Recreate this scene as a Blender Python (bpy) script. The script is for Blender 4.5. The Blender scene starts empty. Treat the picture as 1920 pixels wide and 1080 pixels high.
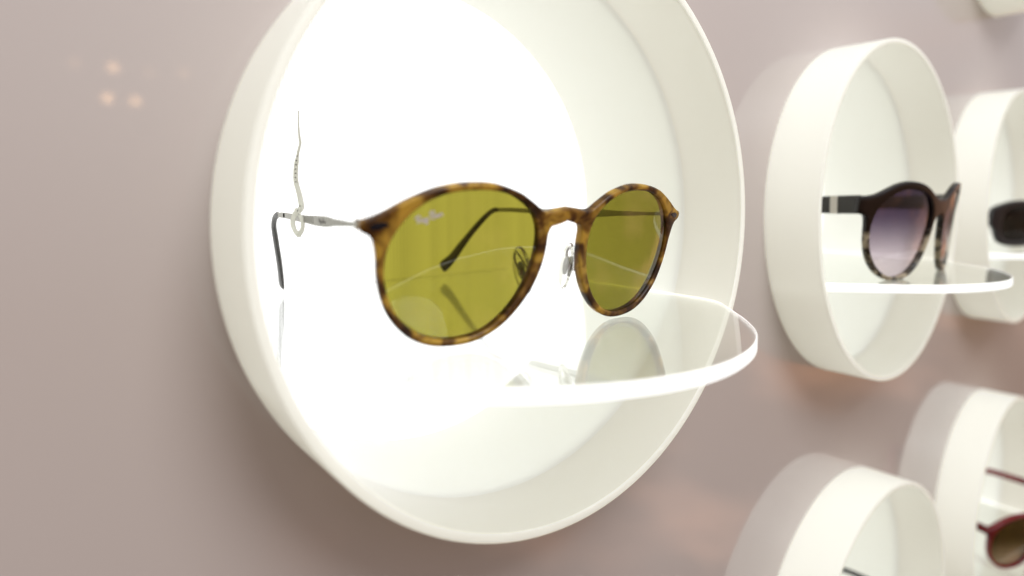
import bpy, bmesh, math, random
from mathutils import Vector, Matrix, noise
sc = bpy.context.scene
U = 0.108                      # outer radius of a display tube in metres
MM = 0.001

# ------------------------------------------------------------------ camera
def make_camera():
    cd = bpy.data.cameras.new('camera'); co = bpy.data.objects.new('camera', cd)
    sc.collection.objects.link(co)
    yaw, pit = 0.69628, -0.05549
    fw = Vector((math.sin(yaw)*math.cos(pit), math.cos(yaw)*math.cos(pit), math.sin(pit)))
    rt = Vector((math.cos(yaw), -math.sin(yaw), 0)); up = rt.cross(fw)
    m = Matrix((rt, up, -fw)).transposed().to_4x4()
    m.translation = Vector((0, -1.78463*U, 0))
    co.matrix_world = m
    cd.sensor_width = 36; cd.lens = 1185.17/1920*36
    cd.shift_x = -48.47/1920; cd.shift_y = -115.7/1920
    cd.clip_start = 0.005; cd.clip_end = 50
    cd.dof.use_dof = True; cd.dof.focus_distance = 2.38*U; cd.dof.aperture_fstop = 4.5
    sc.camera = co
make_camera()

# ------------------------------------------------------------------ world: the shop around the display, seen only in reflections
def make_world():
    w = bpy.data.worlds.new('World'); sc.world = w; w.use_nodes = True
    nt = w.node_tree; N = nt.nodes; L = nt.links; N.clear()
    out = N.new('ShaderNodeOutputWorld'); bg = N.new('ShaderNodeBackground')
    tc = N.new('ShaderNodeTexCoord'); sp = N.new('ShaderNodeSeparateXYZ')
    L.new(tc.outputs['Generated'], sp.inputs[0])
    mr = N.new('ShaderNodeMapRange'); mr.inputs['From Min'].default_value = -1; mr.inputs['From Max'].default_value = 1
    L.new(sp.outputs['Z'], mr.inputs['Value'])
    cr = N.new('ShaderNodeValToRGB'); e = cr.color_ramp.elements
    e[0].position = 0.18; e[0].color = (.05, .03, .02, 1)
    e[1].position = 0.75; e[1].color = (.84, .84, .88, 1)
    a = cr.color_ramp.elements.new(0.42); a.color = (.27, .15, .085, 1)
    b = cr.color_ramp.elements.new(0.56); b.color = (.62, .56, .55, 1)
    L.new(mr.outputs[0], cr.inputs[0])
    mp = N.new('ShaderNodeMapping'); mp.inputs['Scale'].default_value = (2.2, 2.2, 5.0)
    nz = N.new('ShaderNodeTexNoise'); nz.inputs['Scale'].default_value = 1.7; nz.inputs['Detail'].default_value = 3
    L.new(tc.outputs['Generated'], mp.inputs[0]); L.new(mp.outputs[0], nz.inputs[0])
    r2 = N.new('ShaderNodeValToRGB'); e = r2.color_ramp.elements
    e[0].position = .5; e[0].color = (0, 0, 0, 1); e[1].position = .68; e[1].color = (1, 1, 1, 1)
    L.new(nz.outputs['Fac'], r2.inputs[0])
    # orange noise patches low in the world, added for warm reflections
    r3 = N.new('ShaderNodeMapRange'); r3.inputs['From Min'].default_value = .25; r3.inputs['From Max'].default_value = -.1
    L.new(sp.outputs['Z'], r3.inputs['Value'])
    mu = N.new('ShaderNodeMath'); mu.operation = 'MULTIPLY'; L.new(r2.outputs[0], mu.inputs[0]); L.new(r3.outputs[0], mu.inputs[1])
    r4 = N.new('ShaderNodeMapRange'); r4.inputs['From Min'].default_value = .1; r4.inputs['From Max'].default_value = .7; L.new(sp.outputs['X'], r4.inputs['Value'])
    m2 = N.new('ShaderNodeMath'); m2.operation = 'MULTIPLY'; L.new(mu.outputs[0], m2.inputs[0]); L.new(r4.outputs[0], m2.inputs[1]); mu = m2
    def rng(src, a, b):
        q = N.new('ShaderNodeMapRange'); q.interpolation_type = 'SMOOTHSTEP'; q.inputs['From Min'].default_value = a; q.inputs['From Max'].default_value = b
        L.new(src, q.inputs['Value']); return q.outputs[0]
    def mul(a, b, op='MULTIPLY'):
        q = N.new('ShaderNodeMath'); q.operation = op; L.new(a, q.inputs[0]); L.new(b, q.inputs[1]); return q.outputs[0]
    # warm orange region towards +X, added for lenses and wall to reflect
    far = mul(mul(rng(sp.outputs['X'], .80, .97), rng(sp.outputs['Z'], .20, .04)), rng(nz.outputs['Fac'], .38, .56))
    class _o: outputs = [mul(mu.outputs[0], far, 'MAXIMUM')]
    mu = _o
    mx = N.new('ShaderNodeMixRGB'); mx.inputs[2].default_value = (1.2, .60, .36, 1)
    L.new(mu.outputs[0], mx.inputs[0]); L.new(cr.outputs[0], mx.inputs[1])
    L.new(mx.outputs[0], bg.inputs[0]); bg.inputs[1].default_value = .8
    L.new(bg.outputs[0], out.inputs[0])
make_world()

# ------------------------------------------------------------------ lamps of the shop
def area(name, loc, target, size, energy, col):
    ld = bpy.data.lights.new(name, 'AREA'); ld.shape = 'DISK'; ld.size = size; ld.energy = energy; ld.color = col
    o = bpy.data.objects.new(name, ld); sc.collection.objects.link(o); o.location = loc
    o.rotation_euler = (Vector(target)-Vector(loc)).to_track_quat('-Z', 'Y').to_euler()
area('ceiling_light', (.16, -.72, .82), (.16, 0, .05), .60, 8.2, (.95, .98, 1.0))
for (x, y, z, p) in ((.287, -2.4, .419, .06), (.269, -2.4, .315, .07), (.349, -2.4, .312, .06), (.501, -2.4, .427, .016), (.393, -2.4, .417, .010), (.182, -2.4, .422, .012)):
    ld = bpy.data.lights.new('spot_bulb', 'POINT'); ld.energy = p*.75; ld.shadow_soft_size = .016; ld.color = (1, .58, .28)
    o = bpy.data.objects.new('spot_bulb', ld); sc.collection.objects.link(o); o.location = (x, y, z)

sc.view_settings.view_transform = 'Standard'; sc.view_settings.look = 'None'
sc.view_settings.exposure = .42; sc.view_settings.gamma = 1
sc.cycles.max_bounces = 48; sc.cycles.transmission_bounces = 48; sc.cycles.transparent_max_bounces = 24
sc.cycles.glossy_bounces = 48; sc.cycles.diffuse_bounces = 12
sc.cycles.use_denoising = True; sc.cycles.sample_clamp_indirect = 6

# ------------------------------------------------------------------ helpers
def link(o, parent=None):
    sc.collection.objects.link(o)
    if parent: o.parent = parent
    return o
def mesh_obj(name, verts, faces, mats, parent=None, smooth=True, midx=None, sharp=None):
    me = bpy.data.meshes.new(name); me.from_pydata([tuple(v) for v in verts], [], faces); me.update()
    bm = bmesh.new(); bm.from_mesh(me); bmesh.ops.recalc_face_normals(bm, faces=bm.faces); bm.to_mesh(me); bm.free()
    for m in (mats if isinstance(mats, (list, tuple)) else [mats]): me.materials.append(m)
    if midx:
        for p, i in zip(me.polygons, midx): p.material_index = i
    for p in me.polygons: p.use_smooth = smooth
    if smooth: me.set_sharp_from_angle(angle=math.radians(sharp or 40))
    o = bpy.data.objects.new(name, me)
    return link(o, parent)
def thing(name, label, cat, loc=(0, 0, 0), rz=0, group=None):
    o = bpy.data.objects.new(name, None); o.empty_display_size = .01; link(o)
    o.location = loc; o.rotation_euler = (0, 0, rz); o['label'] = label; o['category'] = cat
    if group: o['group'] = group
    return o
def catmull(pts, n, closed=False):
    P = [Vector(p) for p in pts]; m = len(P); dense = []
    segs = m if closed else m-1
    for i in range(segs):
        p1, p2 = P[i], P[(i+1) % m]
        p0 = P[(i-1) % m] if closed or i > 0 else p1*2-p2
        p3 = P[(i+2) % m] if closed or i+2 < m else p2*2-p1
        for k in range(12):
            t = k/12
            dense.append(.5*((2*p1)+(-p0+p2)*t+(2*p0-5*p1+4*p2-p3)*t*t+(-p0+3*p1-3*p2+p3)*t**3))
    dense.append(P[0].copy() if closed else P[-1].copy())
    acc = [0]
    for a, b in zip(dense, dense[1:]): acc.append(acc[-1]+(b-a).length)
    out = []; j = 0; cnt = n if closed else n-1
    for i in range(n):
        s = acc[-1]*i/cnt
        while j < len(acc)-2 and acc[j+1] < s: j += 1
        d = acc[j+1]-acc[j]; t = (s-acc[j])/d if d > 1e-12 else 0
        out.append(dense[j].lerp(dense[j+1], min(1, t)))
    return out
def sweep(name, path, prof, mat, parent=None, side=Vector((1, 0, 0)), seg=12, n=None, sq=1.0, caps=True):
    """tube along path (mm); prof: list of (fraction, half height, half thickness); height runs across path and `side`"""
    pts = catmull(path, n or max(24, len(path)*8)); V = []; F = []
    m = len(pts)
    for i, p in enumerate(pts):
        t = (pts[min(i+1, m-1)]-pts[max(i-1, 0)]).normalized(); f = i/(m-1)
        for (a, b) in zip(prof, prof[1:]):
            if f <= b[0]+1e-9:
                k = (f-a[0])/(b[0]-a[0]) if b[0] > a[0] else 0; k = k*k*(3-2*k)
                hh = a[1]+(b[1]-a[1])*k; th = a[2]+(b[2]-a[2])*k; break
        h = t.cross(side).normalized(); s = h.cross(t).normalized()
        for j in range(seg):
            a = 2*math.pi*(j+.5)/seg; c, q = math.cos(a), math.sin(a)
            c = math.copysign(abs(c)**sq, c); q = math.copysign(abs(q)**sq, q)
            V.append((p+h*hh*c+s*th*q)*MM)
    for i in range(m-1):
        for j in range(seg):
            F.append((i*seg+j, i*seg+(j+1) % seg, (i+1)*seg+(j+1) % seg, (i+1)*seg+j))
    if caps: F.append(tuple(range(seg))); F.append(tuple((m-1)*seg+j for j in range(seg)))
    return mesh_obj(name, V, F, mat, parent, sharp=50)
def ellipsoid(name, c, r, mat, parent=None, rot=None, nu=24, nv=14):
    V = []; F = []
    R = rot or Matrix.Identity(3)
    for i in range(nv+1):
        a = math.pi*i/nv
        for j in range(nu):
            b = 2*math.pi*j/nu
            V.append((Vector(c)+R@Vector((r[0]*math.sin(a)*math.cos(b), r[1]*math.sin(a)*math.sin(b), r[2]*math.cos(a))))*MM)
    for i in range(nv):
        for j in range(nu): F.append((i*nu+j, i*nu+(j+1) % nu, (i+1)*nu+(j+1) % nu, (i+1)*nu+j))
    me = mesh_obj(name, V, F, mat, parent, sharp=80)
    bm = bmesh.new(); bm.from_mesh(me.data); bmesh.ops.remove_doubles(bm, verts=bm.verts, dist=1e-7); bmesh.ops.recalc_face_normals(bm, faces=bm.faces); bm.to_mesh(me.data); bm.free()
    return me
def box(name, c, s, mat, parent=None, rot=None, bev=.15):
    bm = bmesh.new(); bmesh.ops.create_cube(bm, size=1)
    R = (rot or Matrix.Identity(3)).to_4x4()
    bmesh.ops.scale(bm, vec=Vector(s)*MM, verts=bm.verts)
    if bev: bmesh.ops.bevel(bm, geom=bm.edges[:], offset=bev*MM, segments=2, affect='EDGES')
    bmesh.ops.transform(bm, matrix=Matrix.Translation(Vector(c)*MM)@R, verts=bm.verts)
    me = bpy.data.meshes.new(name); bm.to_mesh(me); bm.free(); me.materials.append(mat)
    for p in me.polygons: p.use_smooth = True
    me.set_sharp_from_angle(angle=math.radians(35))
    return link(bpy.data.objects.new(name, me), parent)

# ------------------------------------------------------------------ materials
def newmat(name):
    m = bpy.data.materials.new(name); m.use_nodes = True; m.node_tree.nodes.clear()
    N = m.node_tree.nodes; o = N.new('ShaderNodeOutputMaterial'); return m, N, m.node_tree.links, o
def principled(name, col, rough=.4, metal=0, spec=.5, coat=0, noise_amt=0, nscale=200, coat_rough=.05):
    m, N, L, o = newmat(name); p = N.new('ShaderNodeBsdfPrincipled')
    p.inputs['Base Color'].default_value = (*col, 1); p.inputs['Roughness'].default_value = rough
    p.inputs['Metallic'].default_value = metal; p.inputs['Specular IOR Level'].default_value = spec
    p.inputs['Coat Weight'].default_value = coat; p.inputs['Coat Roughness'].default_value = coat_rough
    if noise_amt:
        tc = N.new('ShaderNodeTexCoord'); n = N.new('ShaderNodeTexNoise'); n.inputs['Scale'].default_value = nscale
        L.new(tc.outputs['Object'], n.inputs[0]); mr = N.new('ShaderNodeMapRange')
        mr.inputs['To Min'].default_value = max(.02, rough-noise_amt); mr.inputs['To Max'].default_value = rough+noise_amt
        L.new(n.outputs[0], mr.inputs[0]); L.new(mr.outputs[0], p.inputs['Roughness'])
    L.new(p.outputs[0], o.inputs[0]); return m

def mat_tube(name='frosted_acrylic', c0=(.92, .915, .875), c1=(.94, .94, .91)):
    m, N, L, o = newmat(name)
    d = N.new('ShaderNodeBsdfDiffuse'); t = N.new('ShaderNodeBsdfTranslucent'); g = N.new('ShaderNodeBsdfGlossy')
    g.inputs['Roughness'].default_value = .32
    tc = N.new('ShaderNodeTexCoord'); n = N.new('ShaderNodeTexNoise'); n.inputs['Scale'].default_value = 22; n.inputs['Detail'].default_value = 3
    L.new(tc.outputs['Object'], n.inputs[0])
    r = N.new('ShaderNodeValToRGB'); r.color_ramp.elements[0].color = (*c0, 1); r.color_ramp.elements[1].color = (*c1, 1)
    L.new(n.outputs[0], r.inputs[0]); L.new(r.outputs[0], d.inputs[0])
    t.inputs[0].default_value = (.965, .97, .93, 1)
    a = N.new('ShaderNodeMixShader'); a.inputs[0].default_value = .5; L.new(d.outputs[0], a.inputs[1]); L.new(t.outputs[0], a.inputs[2])
    f = N.new('ShaderNodeFresnel'); f.inputs[0].default_value = 1.35
    b = N.new('ShaderNodeMixShader'); L.new(f.outputs[0], b.inputs[0]); L.new(a.outputs[0], b.inputs[1]); L.new(g.outputs[0], b.inputs[2])
    # added even glow, standing in for light-box light piped through the acrylic
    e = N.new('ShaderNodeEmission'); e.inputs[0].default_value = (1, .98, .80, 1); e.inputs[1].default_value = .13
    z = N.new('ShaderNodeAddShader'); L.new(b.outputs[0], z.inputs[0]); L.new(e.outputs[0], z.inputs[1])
    L.new(z.outputs[0], o.inputs[0]); return m
def mat_wall():
    m, N, L, o = newmat('lacquered_panel'); p = N.new('ShaderNodeBsdfPrincipled')
    p.inputs['Base Color'].default_value = (.45, .39, .36, 1); p.inputs['Roughness'].default_value = .5
    p.inputs['Specular IOR Level'].default_value = .1
    p.inputs['Coat Weight'].default_value = 1; p.inputs['Coat IOR'].default_value = 1.65; p.inputs['Coat Roughness'].default_value = .03
    tc = N.new('ShaderNodeTexCoord'); n = N.new('ShaderNodeTexNoise'); n.inputs['Scale'].default_value = 9; n.inputs['Detail'].default_value = 4
    L.new(tc.outputs['Object'], n.inputs[0]); mr = N.new('ShaderNodeMapRange'); mr.inputs['To Min'].default_value = .02; mr.inputs['To Max'].default_value = .06
    L.new(n.outputs[0], mr.inputs[0]); L.new(mr.outputs[0], p.inputs['Coat Roughness'])
    L.new(p.outputs[0], o.inputs[0]); return m
def mat_panel():
    m, N, L, o = newmat('ribbed_light_panel'); e = N.new('ShaderNodeEmission')
    tc = N.new('ShaderNodeTexCoord'); w = N.new('ShaderNodeTexWave'); w.wave_type = 'BANDS'; w.bands_direction = 'X'
    w.inputs['Scale'].default_value = 2*math.pi/(20*.0021); w.inputs['Distortion'].default_value = 0
    L.new(tc.outputs['Object'], w.inputs[0])
    n = N.new('ShaderNodeTexNoise'); n.noise_dimensions = '1D'; n.inputs['Scale'].default_value = 90
    sp = N.new('ShaderNodeSeparateXYZ'); L.new(tc.outputs['Object'], sp.inputs[0]); L.new(sp.outputs[0], n.inputs['W'])
    mu = N.new('ShaderNodeMath'); mu.operation = 'MULTIPLY'; L.new(w.outputs['Fac'], mu.inputs[0]); L.new(n.outputs[0], mu.inputs[1])
    mr = N.new('ShaderNodeMapRange'); mr.inputs['From Max'].default_value = .6; mr.inputs['To Min'].default_value = 1.40; mr.inputs['To Max'].default_value = .90
    L.new(mu.outputs[0], mr.inputs[0]); L.new(mr.outputs[0], e.inputs[1]); e.inputs[0].default_value = (1, 1, .985, 1)
    L.new(e.outputs[0], o.inputs[0]); return m
def mat_glass(name, ior=1.49, col=(1, 1, 1), rough=0):
    m, N, L, o = newmat(name); g = N.new('ShaderNodeBsdfGlass'); g.inputs['IOR'].default_value = ior
    g.inputs['Color'].default_value = (*col, 1); g.inputs['Roughness'].default_value = rough
    L.new(g.outputs[0], o.inputs[0]); return m
def mat_edge():
    m, N, L, o = newmat('frosted_edge'); t = N.new('ShaderNodeBsdfTranslucent'); t.inputs[0].default_value = (.97, .98, .96, 1)
    d = N.new('ShaderNodeBsdfDiffuse'); d.inputs[0].default_value = (.9, .9, .88, 1); x = N.new('ShaderNodeMixShader'); x.inputs[0].default_value = .05
    L.new(t.outputs[0], x.inputs[1]); L.new(d.outputs[0], x.inputs[2])
    e = N.new('ShaderNodeEmission'); e.inputs[1].default_value = .55; z = N.new('ShaderNodeAddShader')    # added glow, brightens the rim like light piped through the shelf
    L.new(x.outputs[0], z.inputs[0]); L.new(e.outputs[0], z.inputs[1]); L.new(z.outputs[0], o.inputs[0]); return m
def mat_lens(name, top, bottom=None, z0=0, z1=0, ior=1.5, refl=1.0):
    """thin tinted lens, each of its two faces passes sqrt of the tint"""
    m, N, L, o = newmat(name); t = N.new('ShaderNodeBsdfTransparent'); g = N.new('ShaderNodeBsdfGlossy'); g.inputs['Roughness'].default_value = .0
    s = lambda c: (*[math.sqrt(v) for v in c], 1)
    if bottom:
        tc = N.new('ShaderNodeTexCoord'); sp = N.new('ShaderNodeSeparateXYZ'); L.new(tc.outputs['Object'], sp.inputs[0])
        mr = N.new('ShaderNodeMapRange'); mr.interpolation_type = 'SMOOTHSTEP'; mr.inputs['From Min'].default_value = z0*MM; mr.inputs['From Max'].default_value = z1*MM
        L.new(sp.outputs[2], mr.inputs[0]); mx = N.new('ShaderNodeMixRGB'); mx.inputs[1].default_value = s(bottom); mx.inputs[2].default_value = s(top)
        L.new(mr.outputs[0], mx.inputs[0]); L.new(mx.outputs[0], t.inputs[0])
    else: t.inputs[0].default_value = s(top)
    f = N.new('ShaderNodeFresnel'); f.inputs[0].default_value = ior; ge = N.new('ShaderNodeNewGeometry')
    iv = N.new('ShaderNodeMath'); iv.operation = 'SUBTRACT'; iv.inputs[0].default_value = refl; L.new(ge.outputs['Backfacing'], iv.inputs[1]); iv.use_clamp = True
    mu = N.new('ShaderNodeMath'); mu.operation = 'MULTIPLY'; L.new(f.outputs[0], mu.inputs[0]); L.new(iv.outputs[0], mu.inputs[1])
    x = N.new('ShaderNodeMixShader'); L.new(mu.outputs[0], x.inputs[0]); L.new(t.outputs[0], x.inputs[1]); L.new(g.outputs[0], x.inputs[2])
    L.new(x.outputs[0], o.inputs[0]); return m
def mat_tort(name, stops, scale=120, rough=.33, trans=.4, seed=0, zmap=None):
    m, N, L, o = newmat(name)
    tc = N.new('ShaderNodeTexCoord'); mp = N.new('ShaderNodeMapping'); mp.inputs['Location'].default_value = (seed, seed*.7, seed*.3)
    mp.inputs['Scale'].default_value = (1, .55, 1.0)
    n = N.new('ShaderNodeTexNoise'); n.inputs['Scale'].default_value = scale; n.inputs['Detail'].default_value = 2.0; n.inputs['Roughness'].default_value = .45
    n.inputs['Distortion'].default_value = .5
    L.new(tc.outputs['Object'], mp.inputs[0]); L.new(mp.outputs[0], n.inputs[0])
    r = N.new('ShaderNodeValToRGB'); el = r.color_ramp.elements
    el[0].position, el[0].color = stops[0][0], (*stops[0][1], 1); el[1].position, el[1].color = stops[-1][0], (*stops[-1][1], 1)
    for p, c in stops[1:-1]: q = el.new(p); q.color = (*c, 1)
    L.new(n.outputs[0], r.inputs[0]); col = r.outputs[0]
    if zmap:   # upper part solid, lower part patterned
        sp = N.new('ShaderNodeSeparateXYZ'); L.new(tc.outputs['Object'], sp.inputs[0]); mr = N.new('ShaderNodeMapRange')
        mr.inputs['From Min'].default_value = zmap[0]*MM; mr.inputs['From Max'].default_value = zmap[1]*MM; L.new(sp.outputs[2], mr.inputs[0])
        mx = N.new('ShaderNodeMixRGB'); mx.inputs[2].default_value = (*zmap[2], 1); L.new(mr.outputs[0], mx.inputs[0]); L.new(col, mx.inputs[1]); col = mx.outputs[0]
    p = N.new('ShaderNodeBsdfPrincipled'); p.inputs['Roughness'].default_value = rough; L.new(col, p.inputs['Base Color'])
    t = N.new('ShaderNodeBsdfTranslucent'); L.new(col, t.inputs[0])
    x = N.new('ShaderNodeMixShader'); x.inputs[0].default_value = trans; L.new(p.outputs[0], x.inputs[1]); L.new(t.outputs[0], x.inputs[2])
    L.new(x.outputs[0], o.inputs[0]); return m
def mat_plastic_film():
    m, N, L, o = newmat('clear_tag_film'); t = N.new('ShaderNodeBsdfTransparent'); t.inputs[0].default_value = (.85, .85, .82, 1)
    d = N.new('ShaderNodeBsdfDiffuse'); d.inputs[0].default_value = (.78, .78, .73, 1); x = N.new('ShaderNodeMixShader'); x.inputs[0].default_value = .88
    L.new(t.outputs[0], x.inputs[1]); L.new(d.outputs[0], x.inputs[2])
    g = N.new('ShaderNodeBsdfGlossy'); g.inputs['Roughness'].default_value = .12; f = N.new('ShaderNodeFresnel'); y = N.new('ShaderNodeMixShader')
    L.new(f.outputs[0], y.inputs[0]); L.new(x.outputs[0], y.inputs[1]); L.new(g.outputs[0], y.inputs[2]); L.new(y.outputs[0], o.inputs[0]); return m

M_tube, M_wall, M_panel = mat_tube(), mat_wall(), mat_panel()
M_tubein_shaded = mat_tube('frosted_acrylic_inside_shaded', (.57, .55, .505), (.61, .595, .555))  # front inside of the tube: shade put into a darker acrylic colour
M_tubein_lit = mat_tube('frosted_acrylic_inside_lit', (.67, .68, .68), (.70, .71, .715))  # same acrylic behind the wall, its brighter light put into a paler colour
M_back = principled('white_lightbox', (.45, .45, .44), .6)
M_shelf = mat_glass('clear_acrylic', 1.49, (.995, 1, .995))
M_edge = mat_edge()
M_clear = mat_glass('clear_silicone', 1.40, (1, 1, 1), .0)
M_tort = mat_tort('honey_tortoise', [(.34, (.040, .015, .004)), (.43, (.11, .045, .008)), (.51, (.26, .13, .02)), (.62, (.62, .38, .055))], 132, .34, .45, 3.1)
M_olive = mat_lens('olive_lens', (.250, .224, .030), ior=1.5)
M_metal = principled('brushed_titanium', (.30, .29, .26), .5, .7, noise_amt=.06, nscale=900)
M_steel = principled('steel', (.62, .60, .58), .22, 1)
M_sleeve = principled('charcoal_rubber', (.055, .052, .048), .42)
M_black = principled('black_insert', (.008, .008, .012), .22)
M_hole = principled('matt_black', (.004, .004, .004), .95, spec=0)
M_print = principled('grey_print', (.45, .40, .42), .6)
M_engr = principled('engraving', (.13, .12, .11), .6)
M_engr2 = principled('light_engraving', (.30, .29, .27), .6)

# ------------------------------------------------------------------ wall, light panel, display tubes
PX, PZ, X0, Z0, LF, LB = 2.645, 2.68, 1.3936, -.106, -.2947, .646
def centre(k, m): return (X0+PX*k, Z0-.0138*k+PZ*m)
RINGS = [(0, 0), (1, 0), (2, 0), (1, -1), (2, -1), (2, 1)]
def make_wall():
    V = []; F = []; n = 96
    def square(t):   # point on the cell border at angle t
        c, s = math.cos(t), math.sin(t); k = 1/max(abs(c)/(PX/2), abs(s)/(PZ/2)); return c*k, s*k
    for k in range(-2, 7):
        for m in range(-3, 4):
            cx, cz = X0+PX*k, Z0+PZ*m; b = len(V)
            if (k, m) in RINGS:
                rx, rz = centre(k, m); corners = sorted([math.atan2(sz*PZ/2, sx*PX/2) % (2*math.pi) for sx in (-1, 1) for sz in (-1, 1)])
                angs = sorted([2*math.pi*i/n for i in range(n)]+corners)
                q = len(angs)
                for t in angs:
                    sx, sz = square(t)
                    V.append((U*(rx+.985*math.cos(t)), 0, U*(rz+.985*math.sin(t)))); V.append((U*(cx+sx), 0, U*(cz+sz)))
                for i in range(q):
                    j = (i+1) % q; F.append((b+2*i, b+2*i+1, b+2*j+1, b+2*j))
            else:
                V += [(U*(cx+sx*PX/2), 0, U*(cz+sz*PZ/2)) for sx, sz in ((-1, -1), (1, -1), (1, 1), (-1, 1))]; F.append((b, b+1, b+2, b+3))
    o = mesh_obj('wall', V, F, M_wall, smooth=False); o['kind'] = 'structure'
    bm = bmesh.new(); bm.from_mesh(o.data); bmesh.ops.remove_doubles(bm, verts=bm.verts, dist=1e-6)
    r = bmesh.ops.extrude_face_region(bm, geom=bm.faces[:])
    bmesh.ops.translate(bm, vec=(0, .002, 0), verts=[g for g in r['geom'] if isinstance(g, bmesh.types.BMVert)])
    bmesh.ops.recalc_face_normals(bm, faces=bm.faces); bm.to_mesh(o.data); bm.free()
    o.data.materials.append(M_back)
    for p in o.data.polygons:
        if p.center.y > .0019: p.material_index = 1
make_wall()
def make_panel():
    y = 1.21*U
    o = mesh_obj('light_panel', [(-4*U, y, -8*U), (17*U, y, -8*U), (17*U, y, 8*U), (-4*U, y, 8*U), (-4*U, y+.004, -8*U), (17*U, y+.004, -8*U), (17*U, y+.004, 8*U), (-4*U, y+.004, 8*U)],
                 [(0, 1, 2, 3), (4, 5, 6, 7), (0, 1, 5, 4), (1, 2, 6, 5), (2, 3, 7, 6), (3, 0, 4, 7)], M_panel, smooth=False)
    o['kind'] = 'structure'
make_panel()

def tube_mesh():
    t = .030; e = .006; n = 160
    prof = [(1-t+e, LF), (1-e, LF), (1-e*.3, LF+e*.3), (1, LF+e), (1, LB-e), (1-e, LB), (1-t+e, LB), (1-t, LB-e), (1-t, 0), (1-t, LF+e), (1-t+e*.3, LF+e*.3)]
    V = []; F = []; MI = []; q = len(prof)
    for i in range(n):
        a = 2*math.pi*i/n
        for r, y in prof: V.append((U*r*math.cos(a), U*y, U*r*math.sin(a)))
    for i in range(n):
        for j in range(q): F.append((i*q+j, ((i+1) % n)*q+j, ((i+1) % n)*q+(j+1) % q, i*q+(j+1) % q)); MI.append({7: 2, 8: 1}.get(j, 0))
    return V, F, MI
def shelf_mesh():
    half = [(0, -.835), (.16, -.815), (.32, -.76), (.47, -.672), (.6, -.557), (.71, -.435), (.79, -.345), (.84, -.28), (.868, -.20), (.872, -.1)]
    c = [(v.x, v.y) for v in catmull([(x, y, 0) for x, y in [(-p[0], p[1]) for p in half[:0:-1]]+half], 160)]
    ring = [(-.872, 1.19)]+c+[(.872, 1.19)]
    zt, zb, ch = -.349, -.349-.042, .0035
    def inset(d):
        out = []; n = len(ring)
        for i in range(n):
            p, a, b = Vector(ring[i]), Vector(ring[i-1]), Vector(ring[(i+1) % n])
            t = (b-a).normalized(); nn = Vector((-t.y, t.x)); out.append(p+nn*d)
        return out
    levels = [(zt, inset(ch)), (zt-ch, inset(0)), (zb+ch, inset(0)), (zb, inset(ch))]
    V = []; F = []; n = len(ring)
    for z, pl in levels: V += [(U*p.x, U*p.y, U*z) for p in pl]
    MI = []
    for l in range(3):
        for i in range(n):
            F.append((l*n+i, l*n+(i+1) % n, (l+1)*n+(i+1) % n, (l+1)*n+i)); MI.append(1 if i < n-1 else 0)
    F.append(tuple(range(n))); F.append(tuple(3*n+i for i in range(n))); MI += [0, 0]
    return V, F, MI
TV, TF, TMI = tube_mesh(); SV, SF, SMI = shelf_mesh()
TLAB = {(0, 0): 'large sharp frosted acrylic display tube around the olive-lens tortoise sunglasses',
        (1, 0): 'frosted display tube in the right middle holding the black and brown sunglasses with purple lenses',
        (2, 0): 'blurred frosted display tube at the right edge holding the small dark sunglasses',
        (1, -1): 'frosted display tube at the bottom edge, directly below the purple-lens sunglasses tube',
        (2, -1): 'frosted display tube at the lower right holding the red sunglasses',
        (2, 1): 'frosted display tube of which only the bottom shows in the top right corner'}
GR = 'round frosted display tubes in rows on the lacquered wall'
tube_me = shelf_me = None
for km in RINGS:
    cx, cz = centre(*km)
    r = thing('display_tube', TLAB[km], 'display tube', (cx*U, 0, cz*U), 0, GR)
    if tube_me is None:
        a = mesh_obj('tube', TV, TF, [M_tube, M_tubein_shaded, M_tubein_lit], r, sharp=30, midx=TMI); b = mesh_obj('shelf', SV, SF, [M_shelf, M_edge], r, sharp=20, midx=SMI); tube_me, shelf_me = a.data, b.data
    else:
        link(bpy.data.objects.new('tube', tube_me), r); link(bpy.data.objects.new('shelf', shelf_me), r)

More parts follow.
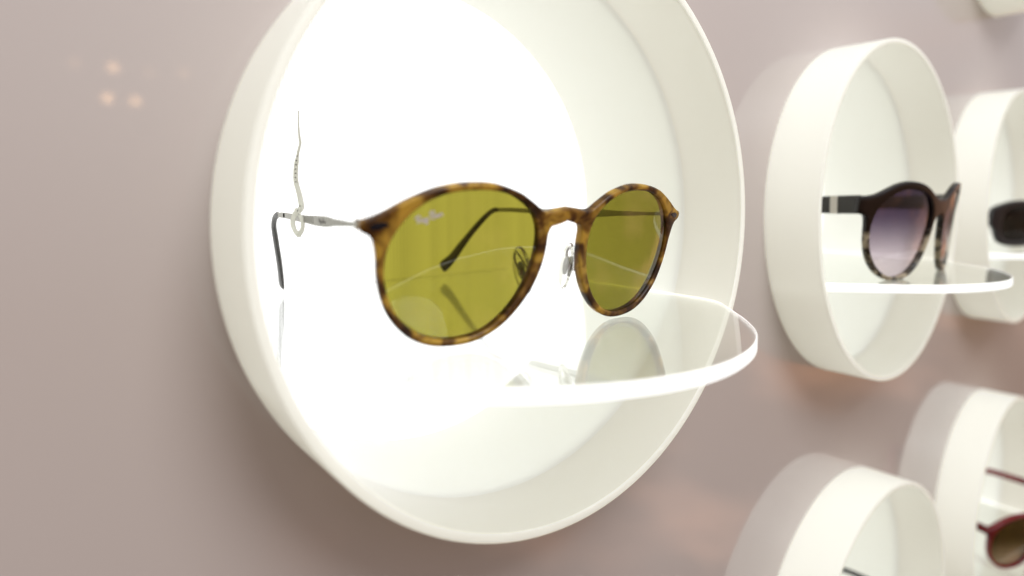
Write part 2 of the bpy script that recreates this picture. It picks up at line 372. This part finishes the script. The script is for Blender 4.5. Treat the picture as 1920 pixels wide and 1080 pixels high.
# ------------------------------------------------------------------ eyewear
class Surf:
    """front surface: depth (mm, towards wall) over u (sideways) and v (up)"""
    def __init__(s, cu, ct, v0): s.cu, s.ct, s.v0 = cu, ct, v0
    def __call__(s, u, v, d=0):       # d: offset along the surface normal, towards the wearer
        y = s.cu*u*u+s.ct*(s.v0-v); nx, nz = -2*s.cu*u, s.ct
        l = math.sqrt(1+nx*nx+nz*nz)
        return Vector((u+d*nx/l, y+d/l, v+d*nz/l))
def dist_poly(p, poly):
    best = 1e9
    for a, b in zip(poly, poly[1:]):
        ab = b-a; t = max(0, min(1, (p-a).dot(ab)/max(1e-9, ab.length_squared))); best = min(best, (p-(a+ab*t)).length)
    return best
def front_frame(inner, outer, S, mat, parent, T=3.4, r=.8, n=200, name='frame'):
    cen = Vector((sum(p[0] for p in inner)/len(inner), sum(p[1] for p in inner)/len(inner)))
    I = [v.to_2d() for v in catmull([(*p, 0) for p in inner], 400, True)]; Iang = [math.atan2(v.y-cen.y, v.x-cen.x) for v in I]
    O = [v.to_2d() for v in catmull([(*p, 0) for p in outer], n)]
    def at(th):
        best = min(range(400), key=lambda i: abs((Iang[i]-th+math.pi) % (2*math.pi)-math.pi)); return I[best]
    angs = []; prev = None
    for p in O:
        a = math.atan2(p.y-cen.y, p.x-cen.x)
        if prev is not None:
            while a > prev+math.pi: a -= 2*math.pi
            while a < prev-math.pi: a += 2*math.pi
            a = min(a, prev)
        angs.append(a); prev = a
    a0, a1 = angs[0]-2*math.pi, angs[-1]
    extra = [(O[-1].lerp(O[0], k/8), a1+(min(a0, a1)-a1)*k/8) for k in range(1, 9)]
    cols = [(p, a, False) for p, a in zip(O, angs)]+[(p, a, True) for p, a in extra[:-1]]
    Opoly = O; Ipoly = I+[I[0]]
    V = []; F = []
    ds = [0, .06, .22, .5, .8]
    rows = []
    for p, a, mid in cols:
        q = at(a); w = (q-p).length; rr = min(1, w/2/.9)
        offs = [d*rr for d in ds]+[ds[-1]*rr+(w-2*ds[-1]*rr)*k/4 for k in (1, 2, 3)]+[w-d*rr for d in reversed(ds)]
        rows.append([p.lerp(q, o_/w) for o_ in offs])
    R = len(rows[0]); C = len(rows)
    for side in (1, -1):
        for row in rows:
            for p in row:
                d = min(dist_poly(p, Opoly), dist_poly(p, Ipoly)); dd = min(d, r)
                h = T/2-r+math.sqrt(max(0, r*r-(r-dd)**2)); V.append(S(p.x, p.y, T/2-side*h)*MM)
    h0 = C*R
    for c in range(C):
        c2 = (c+1) % C
        for k in range(R-1):
            F.append((c*R+k, c2*R+k, c2*R+k+1, c*R+k+1)); F.append((h0+c*R+k, h0+c*R+k+1, h0+c2*R+k+1, h0+c2*R+k))
        F.append((c*R+R-1, c2*R+R-1, h0+c2*R+R-1, h0+c*R+R-1))
        if c < n-1: F.append((c*R, h0+c*R, h0+c2*R, c2*R))
    nv = len(V)
    V2 = V+[Vector((-v.x, v.y, v.z)) for v in V]; F2 = F+[tuple(nv+i for i in reversed(f)) for f in F]
    o = mesh_obj(name, V2, F2, mat, parent, sharp=60)
    bm = bmesh.new(); bm.from_mesh(o.data); bmesh.ops.remove_doubles(bm, verts=bm.verts, dist=4e-6)
    bmesh.ops.recalc_face_normals(bm, faces=bm.faces); bm.to_mesh(o.data); bm.free()
    for p in o.data.polygons: p.use_smooth = True
    return o
def lens(inner, S, mat, parent, sgn, bulge=1.3, depth=1.0, th=1.8, grow=.45):
    cen = Vector((sum(p[0] for p in inner)/len(inner), sum(p[1] for p in inner)/len(inner)))
    n = 96; I = [v.to_2d() for v in catmull([(*p, 0) for p in inner], n, True)]; K = 14
    V = []; F = []
    for side in (0, 1):
        for k in range(K):
            f = (k+1)/K
            for p in I:
                d = p-cen; q = cen+d*f*(1+grow/d.length); V.append(S(sgn*q.x, q.y, depth-bulge*(1-f*f)+side*th)*MM)
        V.append(S(sgn*cen.x, cen.y, depth-bulge+side*th)*MM)
    half = K*n+1
    for side in (0, 1):
        b = side*half
        for k in range(K-1):
            for i in range(n): F.append((b+k*n+i, b+k*n+(i+1) % n, b+(k+1)*n+(i+1) % n, b+(k+1)*n+i))
        for i in range(n): F.append((b+K*n, b+(i+1) % n, b+i))
    for i in range(n): F.append(((K-1)*n+i, (K-1)*n+(i+1) % n, half+(K-1)*n+(i+1) % n, half+(K-1)*n+i))
    return mesh_obj('lens', V, F, mat, parent, sharp=50)

# --- script lettering as thin raised strokes
LOGO = [[(.1, 0), (.15, .45), (.24, .92)], [(-.15, .66), (.05, .9), (.32, 1), (.55, .92), (.58, .7), (.4, .52), (.2, .46), (.38, .22), (.66, .0)],
        [(1.02, .38), (.88, .46), (.74, .32), (.72, .1), (.84, 0), (.98, .14), (1.04, .42), (1.05, .1), (1.18, .02)],
        [(1.22, .42), (1.24, .12), (1.36, .04), (1.5, .18), (1.58, .44), (1.52, -.05), (1.4, -.36), (1.2, -.42), (1.16, -.22), (1.5, .0)],
        [(1.7, .28), (1.94, .32)],
        [(2.12, 0), (2.16, .5), (2.26, 1.05)], [(1.98, .82), (2.25, 1.1), (2.58, 1.05), (2.62, .78), (2.28, .56), (2.6, .46), (2.68, .2), (2.5, .0), (2.12, .02)],
        [(3.14, .38), (3.0, .46), (2.86, .32), (2.84, .1), (2.96, 0), (3.1, .14), (3.16, .42), (3.18, .1), (3.28, .04)],
        [(3.38, .42), (3.4, .02), (3.42, .25), (3.56, .42), (3.68, .3), (3.7, .05), (3.85, .08)]]
def lettering(name, place, scale, wid, mat, parent, rot=0):
    V = []; F = []
    c, s = math.cos(rot), math.sin(rot)
    for st in LOGO:
        pts = catmull([(x, y, 0) for x, y in st], max(6, len(st)*5)); m = len(pts); b = len(V)
        for i, p in enumerate(pts):
            t = (pts[min(i+1, m-1)]-pts[max(0, i-1)]).normalized(); nrm = Vector((-t.y, t.x, 0))
            w = wid*(.75+.5*abs(t.y))/2
            for sg in (1, -1):
                q = p+nrm*sg*w; x, y = (q.x-1.85)*scale, (q.y-.4)*scale
                for dz in (0, 1): V.append(place(x*c-y*s, x*s+y*c, dz)*MM)
        for i in range(m-1):
            a = b+4*i; d = a+4; F += [(a, d, d+2, a+2), (a+1, a+3, d+3, d+1), (a, a+1, d+1, d), (a+2, d+2, d+3, a+3)]
    return mesh_obj(name, V, F, mat, parent, smooth=False)

INNER = [(31.5, 0), (37, .1), (43, -.3), (48.2, -1.6), (53, -3.9), (57, -7.2), (60, -11.3), (62, -15.8), (62.7, -21), (62.3, -25.8), (60.8, -31), (58, -36.4), (54, -40.9), (49.5, -44), (44.3, -45.9), (38.3, -46.7), (32.3, -46.3), (27, -44.6), (22, -41.2), (17.8, -36.7), (14.6, -31.4), (12.5, -25.8), (11.5, -20.2), (11.6, -15), (13, -10.4), (16, -6.4), (20.5, -3.3), (25.8, -1.0)]
OUTER = [(0, -5.7), (4.5, -6.3), (8.3, -7.0), (11.3, -6.4), (15, -4), (20.5, -.9), (26.5, 1.1), (31.5, 2.1), (37, 2.3), (43.8, 1.8), (50.5, .3), (55.5, -1.7), (60, -3.9), (64, -6.1), (67.5, -7.7), (69.9, -8.4), (70.4, -9.0), (70.5, -10.6), (70.1, -11.4), (68.6, -12.1), (67.0, -13.3), (65.9, -16), (65.1, -20), (64.5, -25), (63.0, -31), (60.2, -37.2), (56, -42.2), (51.5, -45.6), (45.8, -47.9), (39, -48.8), (32.3, -48.5), (26.6, -46.8), (21, -43.6), (16.3, -39.2), (12.4, -34), (9.8, -28.8), (8.2, -23), (7.7, -18), (7.7, -14.4), (6.9, -12.2), (5.0, -10.8), (2.5, -10.15), (0, -10)]

def hero():
    g = thing('sunglasses', 'round sunglasses with honey tortoise front, olive green lenses and thin silver temples', 'sunglasses', (1.335*U, -.342*U, -.455*U))
    ZB = -.455*108                          # local z of world z=0 is -ZB
    class S2(Surf):
        def __call__(s, u, v, d=0): p = Surf.__call__(s, u, v, d); p.z -= ZB; return p
    S = S2(.00165, .225, -7.56)
    fr = front_frame(INNER, OUTER, S, M_tort, g, T=3.5)
    # dark inlays on the end pieces
    for sg in (-1, 1):
        V = []; F = []; n = 28
        for lay, (k, d) in enumerate(((1, .25), (.96, -.10), (.6, -.16))):
            for i in range(n):
                a = 2*math.pi*i/n; x = 2.7*math.cos(a); y = (1.05-.25*math.cos(a))*math.sin(a)
                V.append(S(sg*(65.2-x*k), -9.7+y*k+.12*x, d)*MM)
        for l in range(2):
            for i in range(n): F.append((l*n+i, l*n+(i+1) % n, (l+1)*n+(i+1) % n, (l+1)*n+i))
        F.append(tuple(2*n+i for i in range(n)))
        mesh_obj('inlay', V, F, M_black, fr)
    for sg in (-1, 1):
        ln = lens(INNER, S, M_olive, g, sg)
        if sg < 0:
            cen = Vector((sum(p[0] for p in INNER)/len(INNER), sum(p[1] for p in INNER)/len(INNER)))
            def on_lens(x, y, dz):
                u, v = 51.0-x, -7.6+y
                f2 = min(1, ((u-cen.x)/26)**2+((v-cen.y)/23.5)**2)
                return S(-u, v, 1.0-1.3*(1-f2)-.05-.03*dz)
            lettering('printed_logo', on_lens, 2.05, .17, M_print, ln, math.radians(17))
    # temples
    def temple(sg):
        path = [(68.8, 12.6, -9.4), (67.2, 24, -9.7), (64.8, 44, -10.0), (62.8, 62, -10.2), (60.8, 80, -10.2), (59.4, 96, -10.0), (58.3, 108, -9.8), (57.2, 119, -10.0)]
        path = [(sg*x, y, z-ZB) for x, y, z in path]
        t = sweep('temple', path, [(0, .85, .6), (.10, .75, .45), (.22, 1.1, .4), (.36, 1.85, .4), (.44, 1.8, .4), (.60, 1.4, .4), (.85, 1.15, .4), (1, 1.1, .5)], M_metal, g, seg=12, n=60, sq=.5)
        tip = [(57.3, 118, -10.0), (57.0, 121.5, -10.2), (56.7, 125.5, -11.8), (55.6, 130.5, -15.5), (53.0, 136.5, -22), (50.0, 143, -30), (47.2, 149.5, -38.2), (45.0 if sg < 0 else 44.0, 155, -45.3 if sg < 0 else -43.8)]
        tp = sweep('temple_tip', [(sg*x, y, z-ZB) for x, y, z in tip], [(0, 1.0, .65), (.05, 1.4, 1.0), (.45, 1.9, 1.2), (.8, 3.0, 1.2), (.97, 3.7, 1.1), (.99, 3.5, 1.0), (1, 2.7, .6)], M_sleeve, t, seg=16, n=70)
        # hinge block and barrel
        h = box('hinge', (sg*68.6, 12.6, -9.3-ZB), (2.0, 2.6, 2.5), M_metal, t, bev=.5)
        sweep('hinge_barrel', [(sg*69.0, 13.8, -10.8-ZB), (sg*69.0, 13.8, -9.4-ZB), (sg*69.0, 13.8, -7.8-ZB)], [(0, .75, .75), (1, .75, .75)], M_steel, h, seg=16)
        o = sg
        tab = [(9.8, 69.0), (24, 67.2), (44, 64.8), (62, 62.8), (80, 60.8), (96, 59.4), (108, 58.3), (119, 57.2)]
        def px_at(y):
            for (a, p), (b, q) in zip(tab, tab[1:]):
                if y <= b: return p+(q-p)*(y-a)/(b-a)
            return tab[-1][1]
        def side(y, z, dz):     # outer face of the temple at local depth y
            x = px_at(y)
            return Vector((o*(x+.36+.05*dz), y, z-ZB))
        # black dot before the bend
        V = []; n = 24
        for k, d in ((1, -.2), (1, 1.6), (.8, 2.6)):
            for i in range(n): a = 2*math.pi*i/n; V.append(side(107+.95*k*math.cos(a), -9.8+.95*k*math.sin(a), d*2)*MM)
        F = [(l*n+i, l*n+(i+1) % n, (l+1)*n+(i+1) % n, (l+1)*n+i) for l in range(2) for i in range(n)]+[tuple(2*n+i for i in range(n))]
        mesh_obj('dot', V, F, M_hole, t)
        if sg < 0:
            lettering('engraved_logo', lambda x, y, dz: side(52-x*1.7, -10.05+y, 1+dz), 1.25, .26, M_engr, t)
            for i in range(8):
                y = 64+i*1.75; V = []
                for a, b in ((-.13, -1.25), (.13, -1.25), (.13, 1.25), (-.13, 1.25)):
                    V.append(side(y+a, -10.1+b, 1)*MM); 
                for a, b in ((-.13, -1.25), (.13, -1.25), (.13, 1.25), (-.13, 1.25)):
                    V.append(side(y+a, -10.1+b, 2.2)*MM)
                mesh_obj('groove', V, [(0, 1, 2, 3), (4, 5, 6, 7), (0, 1, 5, 4), (1, 2, 6, 5), (2, 3, 7, 6), (3, 0, 4, 7)], M_engr2, t, smooth=False)
    temple(-1); temple(1)
    # nose pads
    for sg in (-1, 1):
        rot = Matrix.Rotation(sg*math.radians(-9), 3, 'Z')@Matrix.Rotation(sg*math.radians(12), 3, 'Y')
        c = Vector((sg*10.2, 12.6, -27.0-ZB))
        pad = ellipsoid('nose_pad', c, (1.3, 4.4, 8.6), M_clear, g, rot, 32, 20)
        box('pad_core', c+rot@Vector((sg*1.3, 0, -.2)), (1.5, 1.8, 2.2), M_steel, pad, rot, .3)
        ellipsoid('pad_disc', c+rot@Vector((sg*.2, 0, 0)), (.45, 1.7, 3.4), M_film, pad, rot, 24, 12)
        sweep('pad_arm', [(sg*10.2, 8.0, -26.5-ZB), (sg*11.2, 9.2, -25.6-ZB), (sg*12.4, 11.2, -22.0-ZB), (sg*12.8, 13.0, -20.6-ZB), (sg*12.6, 14.0, -23-ZB), tuple(c+rot@Vector((sg*1.7, .2, .4)))],
              [(0, .42, .42), (1, .42, .42)], M_steel, pad, seg=10, n=60)
        box('rim_plate', (sg*10.0, 8.0, -26.9-ZB), (1.4, 1.0, 3.2), M_steel, pad, None, .3)
M_film = mat_plastic_film()
hero()

# --- security tag looped round the silver temple
def tag():
    y0 = 46
    g = thing('security_tag', 'clear plastic tag strip looped over the silver temple, its tail standing up', 'security tag', (1.335*U-.0625, (y0)*MM-.0025, -.010))
    def pt(px): return px
    P = [(.6, .2, -6.6), (-1.6, 1.2, -4.2), (-2.3, 1.9, -1.6), (-1.4, 1.6, 1.2), (1.2, 0, 3.2), (1.9, -1.2, 4.6), (1.0, 0, 9), (-.4, 1.2, 14), (-.2, 1.0, 19), (.9, 0, 24), (2.0, 0, 27.6), (1.7, 0, 29.5), (1.4, .4, 34), (1.6, .2, 39.5)]
    loop = [(.6, .2, -6.6), (2.6, -1.2, -3.6), (2.4, -1.3, -.5), (.4, -.4, 2.4), (-.6, .2, 3.6)]
    s = Vector((.45, .9, 0)).normalized()
    a = sweep('strip', [(x*.45, -x*.85+y*.15, z) for x, y, z in P], [(0, .95, .14), (.3, 1.15, .14), (.62, .95, .14), (.66, .6, .14), (1, .3, .12)], M_film, g, side=Vector((.80, .6, 0)), seg=8, n=90, sq=.4)
    b = sweep('loop', [(x*.45-.3, -x*.85+y*.15, z) for x, y, z in loop], [(0, .95, .14), (1, .7, .14)], M_film, g, side=Vector((.80, .6, 0)), seg=8, n=50, sq=.4)
    random.seed(4)
    for i in range(7):
        z = 13.5+i*1.55; f = [(9, 1.0), (14, -.4), (19, -.2), (24, .9), (27.6, 2)]
        for (z1, x1), (z2, x2) in zip(f, f[1:]):
            if z1 <= z <= z2: x = x1+(x2-x1)*(z-z1)/(z2-z1)
        box('print_mark', (x*.45-.25, -x*.85-.1, z), (.15, .7, .42), M_engr, a, Matrix.Rotation(math.radians(-55), 3, 'Z'), 0)
    for z, x in ((1.6, 1.0), (2.9, .5), (4.6, 1.6)):
        box('print_mark', (x*.45-.35, -x*.85-.2, z), (.15, .8, .3), M_sleeve, a, Matrix.Rotation(math.radians(-55), 3, 'Z')@Matrix.Rotation(.7, 3, 'X'), 0)
tag()

# --- the blurred pairs
def other(label, loc, rz, inner, outer, S, fmat, lmat, tmat, th=(2.4, 1.6), band=None, T=5.0, endx=68, endz=None, bend=88, drop=38):
    g = thing('sunglasses', label, 'sunglasses', loc, rz)
    front_frame(inner, outer, S, fmat, g, T=T, r=1.0, n=140)
    for sg in (-1, 1): lens(inner, S, lmat, g, sg, depth=1.6)
    e = endz if endz is not None else 44
    y0 = S(endx, e).y
    for sg in (-1, 1):
        P = [(endx, y0+3, e), (endx-1, y0+22, e-.5), (endx-4, y0+55, e-1.5), (endx-9, y0+bend, e-4), (endx-15, y0+bend+20, e-14), (endx-22, y0+bend+44, e-drop)]
        t = sweep('temple', [(sg*x, y, z) for x, y, z in P], [(0, th[0], th[1]), (.3, th[0]*.9, th[1]*.8), (.6, th[0]*.8, th[1]*.8), (.9, th[0]*1.0, th[1]), (1, th[0]*.4, th[1]*.5)], tmat, g, seg=14, n=60, sq=.6)
        if band:
            for yy in (y0+17,):
                xx = endx-.8
                box('band', (sg*xx, yy, e-.4), (th[1]*2+.5, 4.4, th[0]*1.95), M_steel, t, None, .2)
    return g
# pair with purple gradient lenses
IN2 = [(30, 51), (37, 51.5), (44, 50.5), (51, 47.5), (56.7, 43), (60.2, 37), (61.3, 30), (60.4, 22), (57.5, 14.5), (52.3, 7.8), (44.8, 3.1), (36.5, 1.5), (28, 2.9), (20.5, 7.5), (14.8, 15), (11.2, 24), (10.2, 33), (11.8, 40.5), (16.5, 46.5), (23, 49.8)]
OUT2 = [(0, 46.2), (6, 46.6), (13, 49.6), (20, 53), (29, 55.4), (38, 56), (46, 54.8), (53, 52.2), (60, 49.2), (66, 48.0), (70, 48), (71, 47), (71, 39.5), (70, 38.6), (66.5, 37.5), (65, 34), (64.2, 28), (63, 20.8), (59.8, 12.6), (54, 5.6), (45.6, .8), (36.5, -.6), (27.3, .8), (19, 5.8), (12.8, 13.8), (8.8, 23), (7.2, 29), (6.2, 33), (3.5, 36), (0, 36.8)]
M_f2 = mat_tort('black_and_horn', [(.38, (.02, .015, .01)), (.48, (.10, .08, .05)), (.58, (.45, .38, .26)), (.7, (.25, .2, .12))], 160, .2, .3, 1.0, (26, 29, (.010, .006, .005)))
M_l2 = mat_lens('purple_gradient_lens', (.030, .018, .055), (.72, .62, .70), 6, 48, ior=1.6)
M_t2 = principled('black_acetate', (.012, .011, .012), .18, coat=.5)
other('rounded black and brown sunglasses with purple gradient lenses, lower rim of striped horn', (3.92*U, -.56*U, -.4695*U), math.radians(-1), IN2, OUT2, Surf(.0032, .14, 50), M_f2, M_l2, M_t2, th=(5.2, 1.7), band=True, T=3.8, endx=67.5, endz=43.5)
# small dark pair
def soft_rect(cx, cz, a, b, p=3.0, n=24): return [(cx+a*math.copysign(abs(math.cos(t))**(2/p), math.cos(t)), cz+b*math.copysign(abs(math.sin(t))**(2/p), math.sin(t))) for t in [math.pi/2-2*math.pi*i/n for i in range(n)]]
IN3 = soft_rect(35, 20.5, 24, 16)
OUT3 = [(0, 38), (8, 38.5), (20, 40.6), (35, 41), (50, 40.2), (60, 38), (66, 36), (69.5, 34), (70, 32), (70, 20), (68, 18), (65, 14), (60, 5), (51, .8), (35, -.4), (20, .8), (12, 5), (9, 12), (6, 19), (3, 22), (0, 23)]
M_dk = principled('gloss_black', (.010, .009, .010), .3); M_l3 = mat_lens('smoke_lens', (.014, .012, .010), ior=1.3)
other('small dark wraparound sunglasses at the right edge of the picture', (6.70*U, -.46*U, -.455*U), math.radians(-8), IN3, OUT3, Surf(.0030, .12, 32), M_dk, M_l3, M_dk, th=(3.6, 1.8), endx=67, endz=27, drop=20)
# red pair
M_rd = mat_tort('dark_red_acetate', [(.3, (.13, .004, .008)), (.7, (.22, .006, .012))], 40, .22, .25, 2.0); M_l5 = mat_lens('brown_gradient_lens', (.05, .028, .006), (.30, .22, .15), 4, 34, ior=1.6)
other('dark red sunglasses with brown lenses in the lower right display tube', (6.41*U, -.64*U, -3.05*U), math.radians(-18), [(x, z+48.8) for x, z in INNER], [(x, z+48.8) for x, z in OUTER], Surf(.0020, .16, 48), M_rd, M_l5, M_rd, th=(3.6, 1.7), endx=67.5, endz=39.5)
# pair of which the top just shows
other('black sunglasses in the tube at the bottom edge, only their top showing', (4.16*U, -.46*U, -3.15*U), math.radians(-10), IN3, OUT3, Surf(.0030, .12, 32), M_dk, M_l3, M_dk, th=(2.6, 1.6), endx=67.5, endz=27, drop=20)
